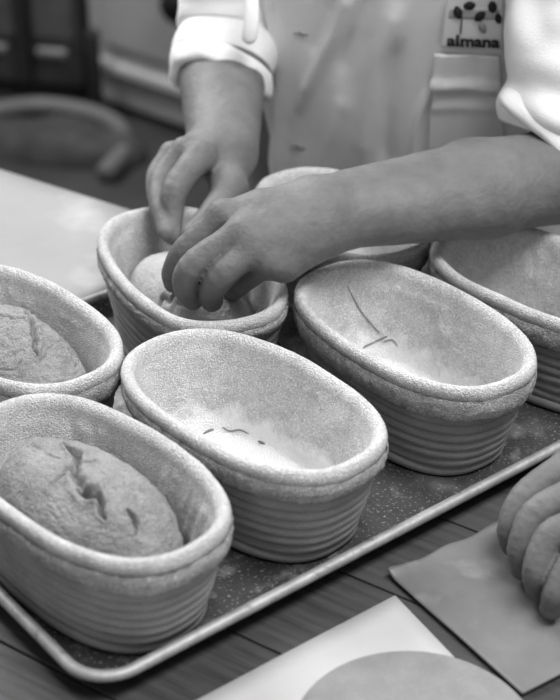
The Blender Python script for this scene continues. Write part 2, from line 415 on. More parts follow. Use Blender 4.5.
basket('M', *kM, 'empty floured cloth-lined coiled basket in the middle, front of the two empty ones', 2, 'linen', .014, 0,
       [([loc(kM, at(262, 400, z=.06)), loc(kM, at(285, 372, z=.085))], .0008, .004), ([loc(kM, at(296, 425, z=.03)), loc(kM, at(322, 382, z=.075))], .003, .006)])
basket('E', *kE, 'empty floured cloth-lined coiled basket under the forearm, with a dark seam up its far wall', 3, 'linen', .0185, 0,
       [([loc(kE, at(352, 358, z=.012)), loc(kE, at(372, 342, z=.02)), loc(kE, at(392, 343, z=.02))], .0016, .0022),
        ([loc(kE, at(478, 362, z=.02)), loc(kE, at(440, 330, z=.06))], .0025, .006)])
basket('L', *kL, 'cloth-lined coiled basket at the far left edge, holding a crusty cracked dough', 4, 'linen', .018, .0008)
basket('H', *kH, 'cloth-lined coiled basket with smooth dough that both hands reach into', 5, 'linen_bare', .012, .0006)
basket('C', *kC, 'cloth-lined coiled basket behind the wrist and forearm, mostly hidden', 6, 'linen', .016, 0).scale = (.87, .93, 1.0)
basket('R', *kR, 'cloth-lined coiled basket at the right edge under the elbow, cut by the frame', 7, 'linen_bare', .018, .0008)

def seam(key, pts, r=.0006):              # dark thread lines lying on a liner
    root = [o for o in col.objects if o.name.startswith('proofing_basket') and abs(o.location.x - baskets[key][0]) < 1e-4][0]
    lin = [o for o in root.children if o.name.startswith('cloth_liner')][0]
    bv = BVHTree.FromPolygons([tuple(v.co) for v in lin.data.vertices], [tuple(p.vertices) for p in lin.data.polygons])
    Mi = (Matrix.Translation(root.location) @ Matrix.Rotation(baskets[key][2], 4, 'Z')).inverted(); o_ = Mi @ Vector(CAMP); out = []
    for px, py in spline(pts, 6 * len(pts)):
        d_ = (Mi.to_3x3() @ Vector(ray(px, py))).normalized(); h_ = bv.ray_cast(o_, d_)
        if h_[0] and h_[0].z < .074 and (not out or np.linalg.norm(out[-1] - np.array(h_[0])) < .012): out.append(np.array(h_[0] - d_ * .0003))
    n = len(out)
    if n < 4: return
    rr = [r * (.25 + math.sin(math.pi * k / (n - 1)) ** .5) for k in range(n)]
    tube_obj('seam_thread', out, rr, M['thread'], lin, n=6)
seam('E', [(347, 285), (355, 301), (363, 314), (375, 328), (380, 333)], .00055)
seam('E', [(361, 350), (366, 346), (375, 342)]); seam('E', [(383, 342), (392, 340), (398, 346)], .0005); seam('E', [(374, 342), (388, 336)], .0006)
seam('M', [(203, 434), (208, 431), (214, 429)], .0008); seam('M', [(222, 427), (230, 431), (240, 430), (249, 434)], .0005); seam('M', [(258, 441), (265, 444)], .0007)

# ------------------------------------------------------------------ dough
def dough(key, label, ax, ay, top, m, seed, cracks, off=(0, 0), rot=0, rough=.002, n=2.3, fine=.0005, pits=0., pow_=.42):
    x, y, psi = baskets[key]; nu, nv = 260, 120; z0 = .0118
    T = np.linspace(0, 2 * math.pi, nu, endpoint=False)
    c, s = np.cos(T), np.sin(T); r = (np.abs(c) ** n + np.abs(s) ** n) ** (-1 / n)
    rows = []
    for k in range(nv):
        f = k / (nv - 1)
        if f < .12:
            g = f / .12; rad = .88 + .12 * math.sin(g * math.pi / 2); z = z0 + (top - z0) * .40 * g
        else:
            g = (f - .12) / .88; rad = math.cos(g * math.pi / 2) ** .72 + .0005; z = z0 + (top - z0) * (.40 + .60 * math.sin(g * math.pi / 2) ** .95)
        rows.append(np.column_stack([ax * rad * r * c, ay * rad * r * s, np.full(nu, z)]))
    P = np.vstack(rows); ca, sa = math.cos(rot), math.sin(rot)
    P[:, :2] = P[:, :2] @ np.array([[ca, sa], [-sa, ca]]) + np.array(off)
    ctr = np.array([off[0], off[1], z0 + .01]); N = P - ctr; N /= np.linalg.norm(N, axis=1)[:, None]; N[:, 2] += .3; N /= np.linalg.norm(N, axis=1)[:, None]
    Q = P + np.array([seed * 3.7, 0, 0])
    w_ = np.clip((P[:, 2] - z0) / .01, 0, 1)
    d = rough * fbm(Q, 36, 4, seed) + fine * fbm(Q, 500, 2, seed + 20)
    if pits:
        rn = 1 - np.abs(fbm(Q, 55, 3, seed + 30)); d -= pits * np.clip((rn - .82) / .18, 0, 1) ** 1.5
    for pts, dep, wid in cracks:
        pts = [loc(key, p) for p in pts]
        A = P.copy(); A[:, 2] = 0; B = [np.array([p[0], p[1], 0]) for p in pts]
        wob = .0022 * np.column_stack([vnoise(Q, 150, 41), vnoise(Q, 150, 42), 0 * d])
        dd, t = polydist(A + wob, B); wv = wid * (.35 + .65 * np.sin(np.clip(t, .02, .98) * math.pi))
        d -= dep * np.exp(-(dd / wv) ** 2) * (P[:, 2] > top * .35) - dep * .22 * np.exp(-((dd - 2.3 * wv) / (1.4 * wv)) ** 2)
    P += N * (d * w_)[:, None]; P[:, 2] = np.maximum(P[:, 2], z0)
    F = grid_faces(nv, nu)
    V = np.vstack([P, [[off[0], off[1], z0]]]); k = len(V) - 1
    F = F.tolist() + [[(j + 1) % nu, j, k] for j in range(nu)] + [[(nv - 1) * nu + j for j in range(nu)]]
    o = link('dough_loaf', mkmesh('dough_loaf', V, F), M[m]); o.location = (x, y, TRAYZ); o.rotation_euler = (0, 0, psi)
    tag(o, label, 'dough', 'doughs in the proofing baskets'); return o
def pp(z, *a): return [at(px, py, z=z) for px, py in a]
dough('F', 'long floured loaf with a deep ragged crack in the basket nearest the camera', .0785, .0448, .090, 'dough', 11,
      [(pp(.078, (66, 458), (78, 470), (78, 496), (84, 508), (98, 516), (104, 530)), .0085, .0026),
       (pp(.078, (46, 500), (66, 492), (98, 480)), .004, .0014), (pp(.078, (10, 470), (34, 460), (60, 476)), .0018, .0014),
       (pp(.078, (82, 508), (97, 517)), .005, .0036), (pp(.072, (128, 530), (140, 543)), .006, .0022), (pp(.076, (20, 520), (40, 536), (80, 541)), .0016, .0013), (pp(.076, (120, 478), (150, 498)), .0010, .002)],
      off=(-.0055, .0), rough=.0024, pits=.0006)
dough('L', 'crusty pale dough with jagged cracks in the basket at the left edge', .0765, .0440, .086, 'dough', 12,
      [(pp(.076, (22, 318), (34, 332), (36, 356), (38, 366)), .006, .0020), (pp(.076, (0, 330), (16, 336), (34, 334)), .004, .0015), (pp(.07, (34, 350), (46, 348)), .006, .0022),
       (pp(.07, (76, 345), (84, 353)), .003, .0014), (pp(.07, (44, 318), (70, 330)), .0018, .0014), (pp(.07, (0, 358), (20, 352)), .0022, .0012)],
      off=(0, 0), rough=.0030, pits=.0014)
dough('H', 'smooth round dough the hands are tucking into the far basket', .0775, .0450, .078, 'dough_smooth', 13,
      [(pp(.07, (154, 311), (163, 303), (171, 308), (178, 301)), .0040, .0017), (pp(.07, (166, 314), (178, 309), (190, 313), (203, 306)), .0045, .0017), (pp(.07, (182, 302), (188, 309), (200, 303)), .0035, .0015), (pp(.07, (205, 312), (216, 305), (226, 308)), .0035, .0016)],
      off=(-.001, .0), rough=.0012, fine=.00035)

# ------------------------------------------------------------------ smooth skin surfaces (signed distance field, dual contouring on sparse blocks)
def smin(a, b, k):
    h = np.clip(.5 + .5 * (b - a) / k, 0, 1); return b * (1 - h) + a * h - k * h * (1 - h)
def cap(P, c):
    a, b, ra, rb = c[0], c[1], c[2], c[3]; ab = b - a; L = ab @ ab
    if L < 1e-12: return np.linalg.norm(P - a, axis=-1) - ra
    t = np.clip(((P - a) @ ab) / L, 0, 1)
    return np.linalg.norm(P - a - t[..., None] * ab, axis=-1) - (ra + t * (rb - ra))
def sdf_mesh(name, core, fingers, h=.0016, B=20, disp=None):
    """core: [(a,b,ra,rb,k)]; fingers: lists of the same, each joined to the core but not to one another"""
    allp = core + [c for f in fingers for c in f]
    lo = np.min([np.minimum(c[0], c[1]) - max(c[2], c[3]) for c in allp], 0) - .02
    hi = np.max([np.maximum(c[0], c[1]) + max(c[2], c[3]) for c in allp], 0) + .02
    nb = np.ceil((hi - lo) / (h * B)).astype(int); R = math.sqrt(3) / 2 * B * h + .022
    g = np.stack(np.meshgrid(*[np.arange(k) for k in nb], indexing='ij'), -1).reshape(-1, 3)
    cen_ = lo + (g + .5) * B * h
    D = np.stack([cap(cen_, c) for c in allp], 1); near = D < R
    keep = near.any(1) & (D.min(1) > -R * 1.1 - .0)
    nc = len(core); keys = []; verts = []; quads = []
    st = nb * B + 3
    ar = np.arange(-1, B + 2)
    for q in np.where(keep)[0]:
        g0 = g[q] * B
        I, J, K = np.meshgrid(ar + g0[0], ar + g0[1], ar + g0[2], indexing='ij')
        P = lo + np.stack([I, J, K], -1) * h
        d = None
        for ci in np.where(near[q, :nc])[0]:
            v = cap(P, core[ci]); d = v if d is None else smin(d, v, core[ci][4])
        pos = nc; best = d
        for f in fingers:
            idx = [i for i in range(len(f)) if near[q, pos + i]]; pos += len(f); fd = None
            for i in idx:
                v = cap(P, f[i]); fd = v if fd is None else smin(fd, v, f[i][4])
            if fd is None: continue
            j = fd if d is None else smin(d, fd, f[0][5])
            best = j if best is None else np.minimum(best, j)
        if best is None: continue
        d = best
        if disp is not None: d = d - disp(P)
        ins = d < 0
        if ins.all() or not ins.any(): continue
        nB = B + 2                        # cells per side (one padding cell on the low side)
        sA = np.zeros((nB, nB, nB, 3)); cnt = np.zeros((nB, nB, nB))
        off = [(i, j, k) for i in (0, 1) for j in (0, 1) for k in (0, 1)]
        sub = lambda o: d[o[0]:o[0] + nB, o[1]:o[1] + nB, o[2]:o[2] + nB]
        for a_ in off:
            for ax_ in range(3):
                if a_[ax_]: continue
                b_ = list(a_); b_[ax_] = 1; da, db = sub(a_), sub(b_); cr = (da < 0) != (db < 0)
                t = np.where(cr, da / np.where(cr, da - db, 1), 0)
                for m_ in range(3):
                    sA[..., m_] += np.where(cr, a_[m_] + (t if m_ == ax_ else 0), 0)
                cnt += cr
        act = cnt > 0; ii = np.argwhere(act)
        Pc = sA[act] / cnt[act][:, None]; cell = ii - 1 + g0
        keys.append(((cell[:, 0] + 1) * st[1] + cell[:, 1] + 1) * st[2] + cell[:, 2] + 1); verts.append(lo + (cell + Pc) * h)
        for ax_ in range(3):
            u_, v_ = (ax_ + 1) % 3, (ax_ + 2) % 3
            # grid edges owned by this block: low corner index in 0..B-1 (array index 1..B)
            s0_ = tuple(slice(1, B + 1) for _ in range(3)); s1_ = [slice(1, B + 1)] * 3; s1_[ax_] = slice(2, B + 2)
            a0_ = ins[s0_]; a1_ = ins[tuple(s1_)]; cr = np.argwhere(a0_ != a1_)
            if not len(cr): continue
            flip = a0_[tuple(cr.T)]; c = cr + g0
            def kk(du, dv):
                e = c.copy(); e[:, u_] -= du; e[:, v_] -= dv
                return ((e[:, 0] + 1) * st[1] + e[:, 1] + 1) * st[2] + e[:, 2] + 1
            Q = np.stack([kk(1, 1), kk(0, 1), kk(0, 0), kk(1, 0)], 1); Q[~flip] = Q[~flip][:, ::-1]; quads.append(Q)
    keys = np.concatenate(keys); verts = np.vstack(verts); quads = np.vstack(quads)
    uk, first = np.unique(keys, return_index=True); V = verts[first]
    F = np.searchsorted(uk, quads); ok = (F < len(uk)).all(1); F = F[ok]
    return mkmesh(name, V, F)
def C_(a, b, ra, rb=None, k=.01, kj=.006):
    return (np.asarray(a, float), np.asarray(b, float), ra, ra if rb is None else rb, k, kj)
def finger(pts, r, kj=.007):
    """joint points from knuckle to tip: a rounded centre line, slightly fuller at the joints"""
    pts = [np.asarray(p, float) for p in pts]; S = spline(pts, 15); n = len(pts) - 1; Q = []
    for q, c in zip(np.linspace(0, n, 15), S):
        i = min(int(q), n - 1); t = q - i; Q.append(c)
    rad = [np.interp(q, np.arange(n + 1), r) * (1 - .03 * math.sin(math.pi * (q % 1)) ** 2) for q in np.linspace(0, n, 15)]
    return [C_(Q[i], Q[i + 1], rad[i], rad[i + 1], .0002, kj) for i in range(14)]
def lerp(a, b, t): return np.asarray(a) * (1 - t) + np.asarray(b) * t

# torso frame of the baker
RX = np.array([.88, -.475, 0]); FW = np.array([-.475, -.88, 0]); TCN = np.array([.150, 1.53, TZ])
def tc_(z): return TCN + np.array([0, 0, z]) + FW * (.10 * np.clip((z + .05) / .45, 0, 1.3))
shL = tc_(.43) + RX * .17; shR = tc_(.43) - RX * .17
# baker's left arm (image right)
eL = at(584, 173, Y=1.194); wL = at(324, 213, z=.143)
palm = []
dirL = (eL - wL) / np.linalg.norm(eL - wL)
upn = np.array([0, -.35, .94]); sdn = np.cross(dirL, upn); sdn /= np.linalg.norm(sdn); upn = np.cross(sdn, dirL)
w1, w2 = wL + sdn * .014, wL - sdn * .014
mid = lerp(wL, eL, .58)
palm += [C_(shL, eL, .052, .038, .02), C_(w1, mid + sdn * .012, .0200, .032, .012), C_(w2, mid - sdn * .012, .0200, .032, .012),
         C_(mid + sdn * .010, eL, .032, .038, .012), C_(mid - sdn * .012, eL, .032, .040, .012)]
mcL = dict(i=at(222, 215, z=.149), m=at(243, 231, z=.148), r=at(255, 245, z=.141), p=at(270, 262, z=.128))
for k_, off_ in zip('imrp', (.012, .004, -.004, -.012)):
    s_ = wL - dirL * .010 + sdn * 0 + (mcL[k_] - mcL['m']) * .35 + (lerp(mcL['i'], mcL['p'], .5) - mcL['m']) * 0
    palm.append(C_(s_, mcL[k_], .0180, .0110 if k_ != 'p' else .0098, .020))
palm.append(C_(wL + np.array([.0, -.0, -.010]), lerp(mcL['r'], mcL['p'], .6) + np.array([.016, .006, -.014]), .018, .0115, .014))     # heel of the hand
palm.append(C_(wL + np.array([-.01, .006, -.010]), lerp(mcL['i'], mcL['m'], .3) + np.array([.02, .012, -.018]), .017, .011, .014))
palm.append(C_(lerp(wL, mcL['i'], .02) + upn * .003, lerp(wL, mcL['i'], .62) + upn * .004, .0175, .0145, .015))
# tendons and knuckles on the back of the hand
for k_ in 'imr':
    palm.append(C_(lerp(wL, mcL[k_], .3) + upn * .0165, mcL[k_] + upn * .0062, .0018, .0028, .006))
fing = []
fL = dict(
    i=[mcL['i'], at(184, 251, z=.122), at(173, 272, z=.102), at(173, 283, z=.090)],
    m=[mcL['m'], at(193, 266, z=.126), at(186, 287, z=.104), at(192, 299, z=.090)],
    r=[mcL['r'], at(221, 276, z=.122), at(211, 291, z=.101), at(212, 301, z=.089)],
    p=[mcL['p'], at(249, 278, z=.105), at(238, 287, z=.092), at(232, 293, z=.080)])
rL = dict(i=[.0112, .0102, .0090, .0078], m=[.0118, .0114, .0102, .0088], r=[.0114, .0112, .0102, .0088], p=[.0098, .0092, .0084, .0074])
for k_ in 'imrp': fing.append(finger(fL[k_], rL[k_]))
fing.append(finger([wL + np.array([-.02, .016, -.014]), at(254, 222, Y=1.128), at(226, 238, Y=1.118), at(206, 260, Y=1.098)], [.015, .012, .0105, .0085], .014))
# baker's right arm (image left)
eR = at(224, 30, Y=1.49); wR = at(224, 150, Y=1.265)
dirR = (wR - eR) / np.linalg.norm(wR - eR)
midR = lerp(eR, wR, .32); sx_ = np.array([1., 0, 0])
palm += [C_(shR, eR, .050, .036, .02), C_(eR, midR, .036, .0375, .02), C_(midR - sx_ * .008, wR - sx_ * .010, .0365, .0225, .02), C_(midR + sx_ * .004, wR + sx_ * .008, .037, .0235, .02)]
mcR = dict(i=at(200, 156, Y=1.222), m=at(184, 149, Y=1.238), r=at(171, 153, Y=1.255), p=at(166, 163, Y=1.272))
for k_ in 'imrp':
    palm.append(C_(wR + (mcR[k_] - wR) * .12 + np.array([-.002, 0, 0]), mcR[k_], .018, .0098 if k_ in 'im' else .0088, .012))
thR = [wR + np.array([.004, -.012, -.012]), at(229, 186, Y=1.215), at(213, 212, Y=1.172), at(191, 234, Y=1.148)]
palm.append(C_(thR[0], thR[1], .018, .0135, .016)); palm.append(C_(lerp(wR, mcR['i'], .5) + np.array([0, .0, -.006]), thR[1], .012, .010, .014))
fR = dict(i=[mcR['i'], at(176, 188, Y=1.188), at(172, 214, Y=1.175), at(173, 236, Y=1.160)],
          m=[mcR['m'], at(162, 176, Y=1.218), at(159, 204, Y=1.186), at(167, 232, Y=1.158)],
          r=[mcR['r'], at(157, 174, Y=1.236), at(157, 196, Y=1.205), at(165, 211, Y=1.180)],
          p=[mcR['p'], at(160, 180, Y=1.254), at(161, 192, Y=1.224), at(170, 199, Y=1.206)])
rR = dict(i=[.0140, .0122, .0100, .0080], m=[.0104, .0100, .0090, .0078], r=[.0098, .0094, .0086, .0074], p=[.0088, .0082, .0074, .0066])
for k_ in 'imrp': fing.append(finger(fR[k_], rR[k_], .005))
fing.append(finger(thR[1:], [.0135, .0115, .0088], .010))
# torso and legs inside the clothes, so the body is one surface
palm += [C_(shL, shR, .055, .055, .04), C_(tc_(.40), tc_(.05), .10, .095, .05), C_(tc_(.05), tc_(-.1), .095, .10, .05), C_(tc_(.44), tc_(.58), .055, .052, .03)]
hipL, hipR = tc_(-.12) + RX * .08, tc_(-.12) - RX * .08
palm += [C_(hipL, hipL + np.array([.0, .03, -.68]), .075, .045, .03), C_(hipR, hipR + np.array([0, .03, -.68]), .075, .045, .03)]
def sdisp(P): return .0004 * vnoise(P, 120, 2)
person = empty('person', (float(TCN[0]), float(TCN[1]), 0))
tag(person, 'baker in a white double-breasted jacket with rolled sleeves, pressing dough into a basket', 'person')
body_me = sdf_mesh('body', palm, fing, .0019, 20, sdisp)
link('body', body_me, M['skin'], person).matrix_parent_inverse = Matrix.Translation(person.location).inverted()
def adopt(o, par=person):
    o.parent = par
    if par is person: o.matrix_parent_inverse = Matrix.Translation(par.location).inverted()
    return o
# ------------------------------------------------------------------ baker's clothes
def torso(u, z, off=0.):
    """u = angle from the front, positive to the baker's left; z above the table"""
    c = TCN + np.outer(np.ones_like(z), [0, 0, 0.]) ; c = c + np.outer(z, [0, 0, 1.]) + np.outer(.10 * np.clip((z + .05) / .45, 0, 1.3), FW)
    sh = np.clip((z - .36) / .16, 0, 1)
    wd = (.203 + .012 * np.clip(z / .3, 0, 1)) * np.sqrt(np.clip(1 - sh ** 2 * .88, 0, 1)) + off
    dp = .118 * np.sqrt(np.clip(1 - sh ** 2 * .7, 0, 1)) + off
    e = .82; sn, cs = np.sin(u), np.cos(u)
    return c + (wd * np.sign(sn) * np.abs(sn) ** e)[:, None] * RX + (dp * np.sign(cs) * np.abs(cs) ** e)[:, None] * FW
def on_front(px, py):                    # where the line of sight meets the smooth front of the torso
    D = ray(px, py); best = None
    uu, zz_ = np.meshgrid(np.linspace(-1.7, 1.5, 320), np.linspace(-.2, .45, 300)); S = torso(uu.ravel(), zz_.ravel())
    W_ = S - CAMP; t = W_ @ D / (D @ D); dd = np.linalg.norm(W_ - t[:, None] * D, axis=1) + .0005 * t
    return S[dd.argmin()]
folds = [([(283, -5), (281, 80), (283, 180)], -.0035, .0025), ([(268, -5), (270, 90), (278, 170)], .003, .006), ([(358, -14), (345, 22), (332, 50), (308, 104)], .0085, .006), ([(372, -14), (360, 22), (344, 72)], -.006, .008), ([(338, 0), (318, 50)], -.0025, .006),
         ([(402, -5), (392, 25), (382, 55), (378, 85), (372, 120), (368, 170)], .0075, .009), ([(402, 40), (396, 70), (391, 110), (390, 170)], -.006, .007), ([(352, 90), (340, 130), (330, 175)], .005, .008),
         ([(430, 84), (418, 118), (414, 165)], .0055, .0045), ([(442, 40), (437, 80)], .003, .003), ([(300, 50), (296, 110), (300, 180)], -.0015, .008)]
def smooth_line(P):
    P = np.array(P)
    for _ in range(3): P[1:-1] = (P[:-2] + 2 * P[1:-1] + P[2:]) / 4
    return P
folds3 = [(smooth_line([on_front(*p) for p in spline(pts, 16)]), a_, b_) for pts, a_, b_ in folds]
edge_line = [(0.50, 262), (.25, 258)]
zr = np.linspace(-.28, .56, 240)
# diagonal front-left border of the jacket: angle for each height, measured at two points
def ang_of(P):
    d = P - tc_(P[2] - TZ); return math.atan2(d @ RX / .21, d @ FW / .118)
def ang_at(px, py):
    D = ray(px, py); uu, zz_ = np.meshgrid(np.linspace(-1.75, 1.5, 200), np.linspace(-.25, .5, 200)); uu, zz_ = uu.ravel(), zz_.ravel(); S = torso(uu, zz_)
    W_ = S - CAMP; t = W_ @ D / (D @ D); dd = np.linalg.norm(W_ - t[:, None] * D, axis=1) + .0005 * t; k = dd.argmin(); return zz_[k], uu[k]
b0 = ang_at(291, 188); b1 = ang_at(274, 112); b2 = ang_at(261, 50)
def u0_of(z): return np.interp(z, [-.3, b0[0], b1[0], b2[0], b2[0] + .12], [b0[1] + .1, b0[1], b1[1], b2[1], -1.62])
def jacket(u_from, u_to, off, nu, name, m, fold=1.0, zlo=None, th=.003):
    zz_, q = np.meshgrid(zr if zlo is None else zr[zr > zlo], np.linspace(0, 1, nu), indexing='ij'); z = zz_.ravel(); q = q.ravel()
    a_ = u_from(z); b_ = u_to(z); u = a_ + q * (b_ - a_)
    P = torso(u, z, off); P0 = torso(u, z, 0); Nn = P0 - (TCN + np.outer(z, [0, 0, 1.]) + np.outer(.10 * np.clip((z + .05) / .45, 0, 1.3), FW)); Nn /= np.linalg.norm(Nn, axis=1)[:, None]
    d = .0035 * fbm(P0 * [1, 1, .35], 14, 3, 7) * fold
    for pts, am, wdd in folds3:
        dd, t = polydist(P0, pts); d += .85 * am * fold * np.exp(-(dd / wdd) ** 2) * np.clip(np.minimum(t, 1 - t) * 6 + .3, 0, 1)
    P = P + Nn * d[:, None]
    nr = len(P) // nu; F = grid_faces(nr, nu, False); me = mkmesh(name, P, F); o = link(name, me, m)
    s = o.modifiers.new('s', 'SOLIDIFY'); s.thickness = th; s.offset = -1
    return adopt(o)
one = lambda v: (lambda z: np.full_like(z, v))
coat = jacket(u0_of, one(3.7), .010, 420, 'jacket', M['coat'])
# front overlap: right-hand panel folded over, its free edge runs down left of the buttons
p0 = ang_at(281, 160)[1]; p1 = ang_at(278, 20)[1]
zp0, zp1 = ang_at(281, 160)[0], ang_at(278, 20)[0]
panel_u = lambda z: np.interp(z, [zp0, zp1], [p0, p1])
jacket(panel_u, one(1.45), .0135, 160, 'front_panel', M['coat'], zlo=-.2, th=.002)
under = jacket(one(-math.pi), one(math.pi), -.004, 200, 'shaded_side_layer', M['coat_shade_and_stitch'], .4, th=.001)  # added darker layer, its grey stands in for shade on the jacket's side
# bvh of the visible front for fixing small things to the cloth
fp = [o for o in person.children if o.name.startswith(('front_panel', 'jacket'))]
bvs = []
for o in fp:
    bvs.append(BVHTree.FromPolygons([tuple(v.co) for v in o.data.vertices], [tuple(p.vertices) for p in o.data.polygons]))
def hit(px, py, lift=.001):
    D = ray(px, py); D /= np.linalg.norm(D); best = None
    for b in bvs:
        r_ = b.ray_cast(Vector(CAMP), Vector(D))
        if r_[0] and (best is None or r_[3] < best[3]): best = r_
    if best is None: return at(px, py, Y=1.35), np.array(FW)
    n_ = np.array(best[1]); n_ = n_ if n_ @ D < 0 else -n_
    return np.array(best[0]) + n_ * lift, n_
def patch(name, corners, nu, nv, m, lift, th=.0008, ridge=None, parent=None):
    """cloth patch lying on the jacket; corners tl,tr,br,bl measured on the photograph"""
    tl, tr, br, bl = [np.array(c, float) for c in corners]; V = []; Nn = []
    for i in range(nv):
        for j in range(nu):
            p = lerp(lerp(tl, tr, j / (nu - 1)), lerp(bl, br, j / (nu - 1)), i / (nv - 1))
            l = lift + (ridge(i / (nv - 1), j / (nu - 1)) if ridge else 0); P, n_ = hit(p[0], p[1], 0); V.append(P); Nn.append(n_ * l)
    V = np.array(V).reshape(nv, nu, 3); Nn = np.array(Nn).reshape(nv, nu, 3)
    V = (V + Nn).reshape(-1, 3); o = link(name, mkmesh(name, V, grid_faces(nv, nu, False)), m)
    s = o.modifiers.new('s', 'SOLIDIFY'); s.thickness = th; s.offset = 0
    return adopt(o) if parent is None else adopt(o, parent)
pocket = patch('chest_pocket', [(435, 52), (500, 54), (504, 158), (428, 158)], 26, 36, M['coat'], .0028, .0015,
               lambda v, u: .004 * math.exp(-((v - .30) / .05) ** 2) + .0016 * math.exp(-((v - .5) / .04) ** 2) - .0010 * math.exp(-((v - .40) / .03) ** 2) + .0012 * math.sin(u * 8 + v * 3))
lab = patch('logo_patch', [(447, -8), (503, -6), (503, 48), (442, 45)], 22, 20, M['label'], .0045, .0006)
patch('logo_band', [(451, 5), (500, 7), (500, 17), (449, 15)], 14, 5, M['label_band'], .0052, .0003)
def decal_poly(name, pts, m, lift=.0062):
    V = [hit(*p, lift)[0] for p in pts]; c = np.mean(V, 0); n = len(V)
    o = link(name, mkmesh(name, np.vstack([V, [c]]), [[k, (k + 1) % n, n] for k in range(n)]), m)
    s = o.modifiers.new('s', 'SOLIDIFY'); s.thickness = .0004; s.offset = 0; return adopt(o)
def leaf(cx, cy, L_, W_, ang, m):
    pts = []
    for k in range(20):
        t = 2 * math.pi * k / 20; x = L_ * math.cos(t); y = W_ * math.sin(t) * (1 - .25 * abs(math.cos(t)) ** 3)
        a = math.radians(ang); pts.append((cx + x * math.cos(a) - y * math.sin(a), cy + x * math.sin(a) + y * math.cos(a)))
    decal_poly('printed_leaf', pts, m)
leaf(458.5, 9, 6.6, 4.6, 75, M['ink']); leaf(470, 2, 6.2, 4.2, -10, M['ink']); leaf(480.5, 12.5, 6.8, 4.4, -38, M['ink'])
leaf(493, 3.5, 6, 4.4, 80, M['ink']); leaf(499, 15, 5.5, 3.4, 80, M['ink']); leaf(483, 24, 6, 3.8, 60, M['ink_grey'])
decal_poly('printed_stem', [(461.8, 14), (463, 14), (461.8, 30), (460.3, 30)], M['ink'])
# lettering 'almana', bold with slab feet
tcu = bpy.data.curves.new('lettering', 'FONT'); tcu.body = 'almana'; tcu.size = 1; tcu.offset = .036; tcu.resolution_u = 3
to = bpy.data.objects.new('lettering_tmp', tcu); col.objects.link(to)
dg = bpy.context.evaluated_depsgraph_get(); tm = bpy.data.meshes.new_from_object(to.evaluated_get(dg)); bpy.data.objects.remove(to)
tb = bmesh.new(); tb.from_mesh(tm); bmesh.ops.triangulate(tb, faces=tb.faces[:])
xs = [v.co.x for v in tb.verts]; x0, x1 = min(xs), max(xs); ys = [v.co.y for v in tb.verts]; y1 = max(ys)
sx0 = (500.5 - 448) / (x1 - x0)
V = []
for v in tb.verts:
    u_ = (v.co.x - x0) * sx0; V.append(hit(448 + u_, 42 + u_ * .035 - v.co.y * 15.5, .0064)[0])
F = [[v.index for v in f.verts] for f in tb.faces]
lt = link('lettering', mkmesh('lettering', V, F, False), M['ink']); s = lt.modifiers.new('s', 'SOLIDIFY'); s.thickness = .0004; s.offset = 0; adopt(lt)
for x_, wd_ in ((462.4, 4.6),):
    b_ = 42.5
    decal_poly('letter_foot', [(x_ - wd_ / 2, b_ - 1.3), (x_ + wd_ / 2, b_ - 1.3), (x_ + wd_ / 2, b_ + .2), (x_ - wd_ / 2, b_ + .2)], M['ink'], .0064)
# buttonhole crosses on the panel
for bx_, by_ in ((301, 34), (298, 147)):
    for du, dv in ((7, 1.5), (1.5, 5)):
        A_, _ = hit(bx_ - du, by_ - dv * .5, .0006); B_, _ = hit(bx_ + du, by_ + dv * .5, .0006)
        Cc, _ = hit(bx_, by_, .0010)
        adopt(tube_obj('button_stitch', [A_, Cc, B_], .0007, M['coat_shade_and_stitch'], n=6))

def sleeve(name, path, radii, n, m, seed, flat=1., th=.003, wr=.004, turns=9, flare=None):
    path = spline(path, n); rad = np.interp(np.linspace(0, 1, n), np.linspace(0, 1, len(radii)), radii)
    nu = 96; V, _ = tube(path, rad, nu, flat, caps=False); V = np.array(V)
    ctr = np.repeat(path, nu, 0); N_ = V - ctr; N_ /= np.linalg.norm(N_, axis=1)[:, None]
    row = np.repeat(np.arange(n) / (n - 1), nu); u = np.tile(np.arange(nu) / nu * 2 * math.pi, n)
    ph = 2.2 * vnoise(V, 12, seed) + .9 * np.sin(u + seed)
    d = wr * (np.sin(row * turns * 2 * math.pi / 2 + ph * 2) * .5 + .9 * fbm(V, 22, 2, seed)) * np.clip(row * 4, 0, 1)
    V = V + N_ * d[:, None]
    o = link(name, mkmesh(name, V, grid_faces(n, nu)), m); s = o.modifiers.new('s', 'SOLIDIFY'); s.thickness = th; s.offset = 0
    return adopt(o)
def cuff(cen, axis, up, ra, rb, width, seed, parent):
    """rolled-up band around the sleeve end"""
    axis = np.asarray(axis, float); axis /= np.linalg.norm(axis); up = np.asarray(up, float); up -= axis * (up @ axis); up /= np.linalg.norm(up); s = np.cross(axis, up)
    nu = 128; prof_ = [(-1, -.0045), (-.98, .0015), (-.8, .0050), (-.4, .0062), (0, .0065), (.45, .0058), (.8, .0046), (.97, .0018), (1, -.0012), (.9, -.0045), (.4, -.006), (-.4, -.006), (-.9, -.006)]
    V = []
    for t_, o_ in prof_:
        for k in range(nu):
            a = 2 * math.pi * k / nu; base_ = math.cos(a) * s * ra + math.sin(a) * up * rb; nn = base_ / np.linalg.norm(base_)
            ww = width / 2 * (1 + .10 * math.sin(2 * a + seed))
            q = cen + base_ + axis * (ww * t_ + .004 * math.sin(a * 2 + seed)) ; V.append(q + nn * (o_ + .0018 * math.sin(3 * a + seed + t_) + .0010 * math.sin(7 * a + 2 * seed - t_ * 2)))
    V = np.array(V); V += .0015 * vnoise(V, 60, seed)[:, None] * np.array([0, 0, 1.])
    F = grid_faces(len(prof_), nu).tolist(); m_ = len(prof_)
    F += [[(m_ - 1) * nu + k, (m_ - 1) * nu + (k + 1) % nu, (k + 1) % nu, k] for k in range(nu)]
    o = link('cuff', mkmesh('cuff', V, F), M['coat']); return adopt(o, parent)
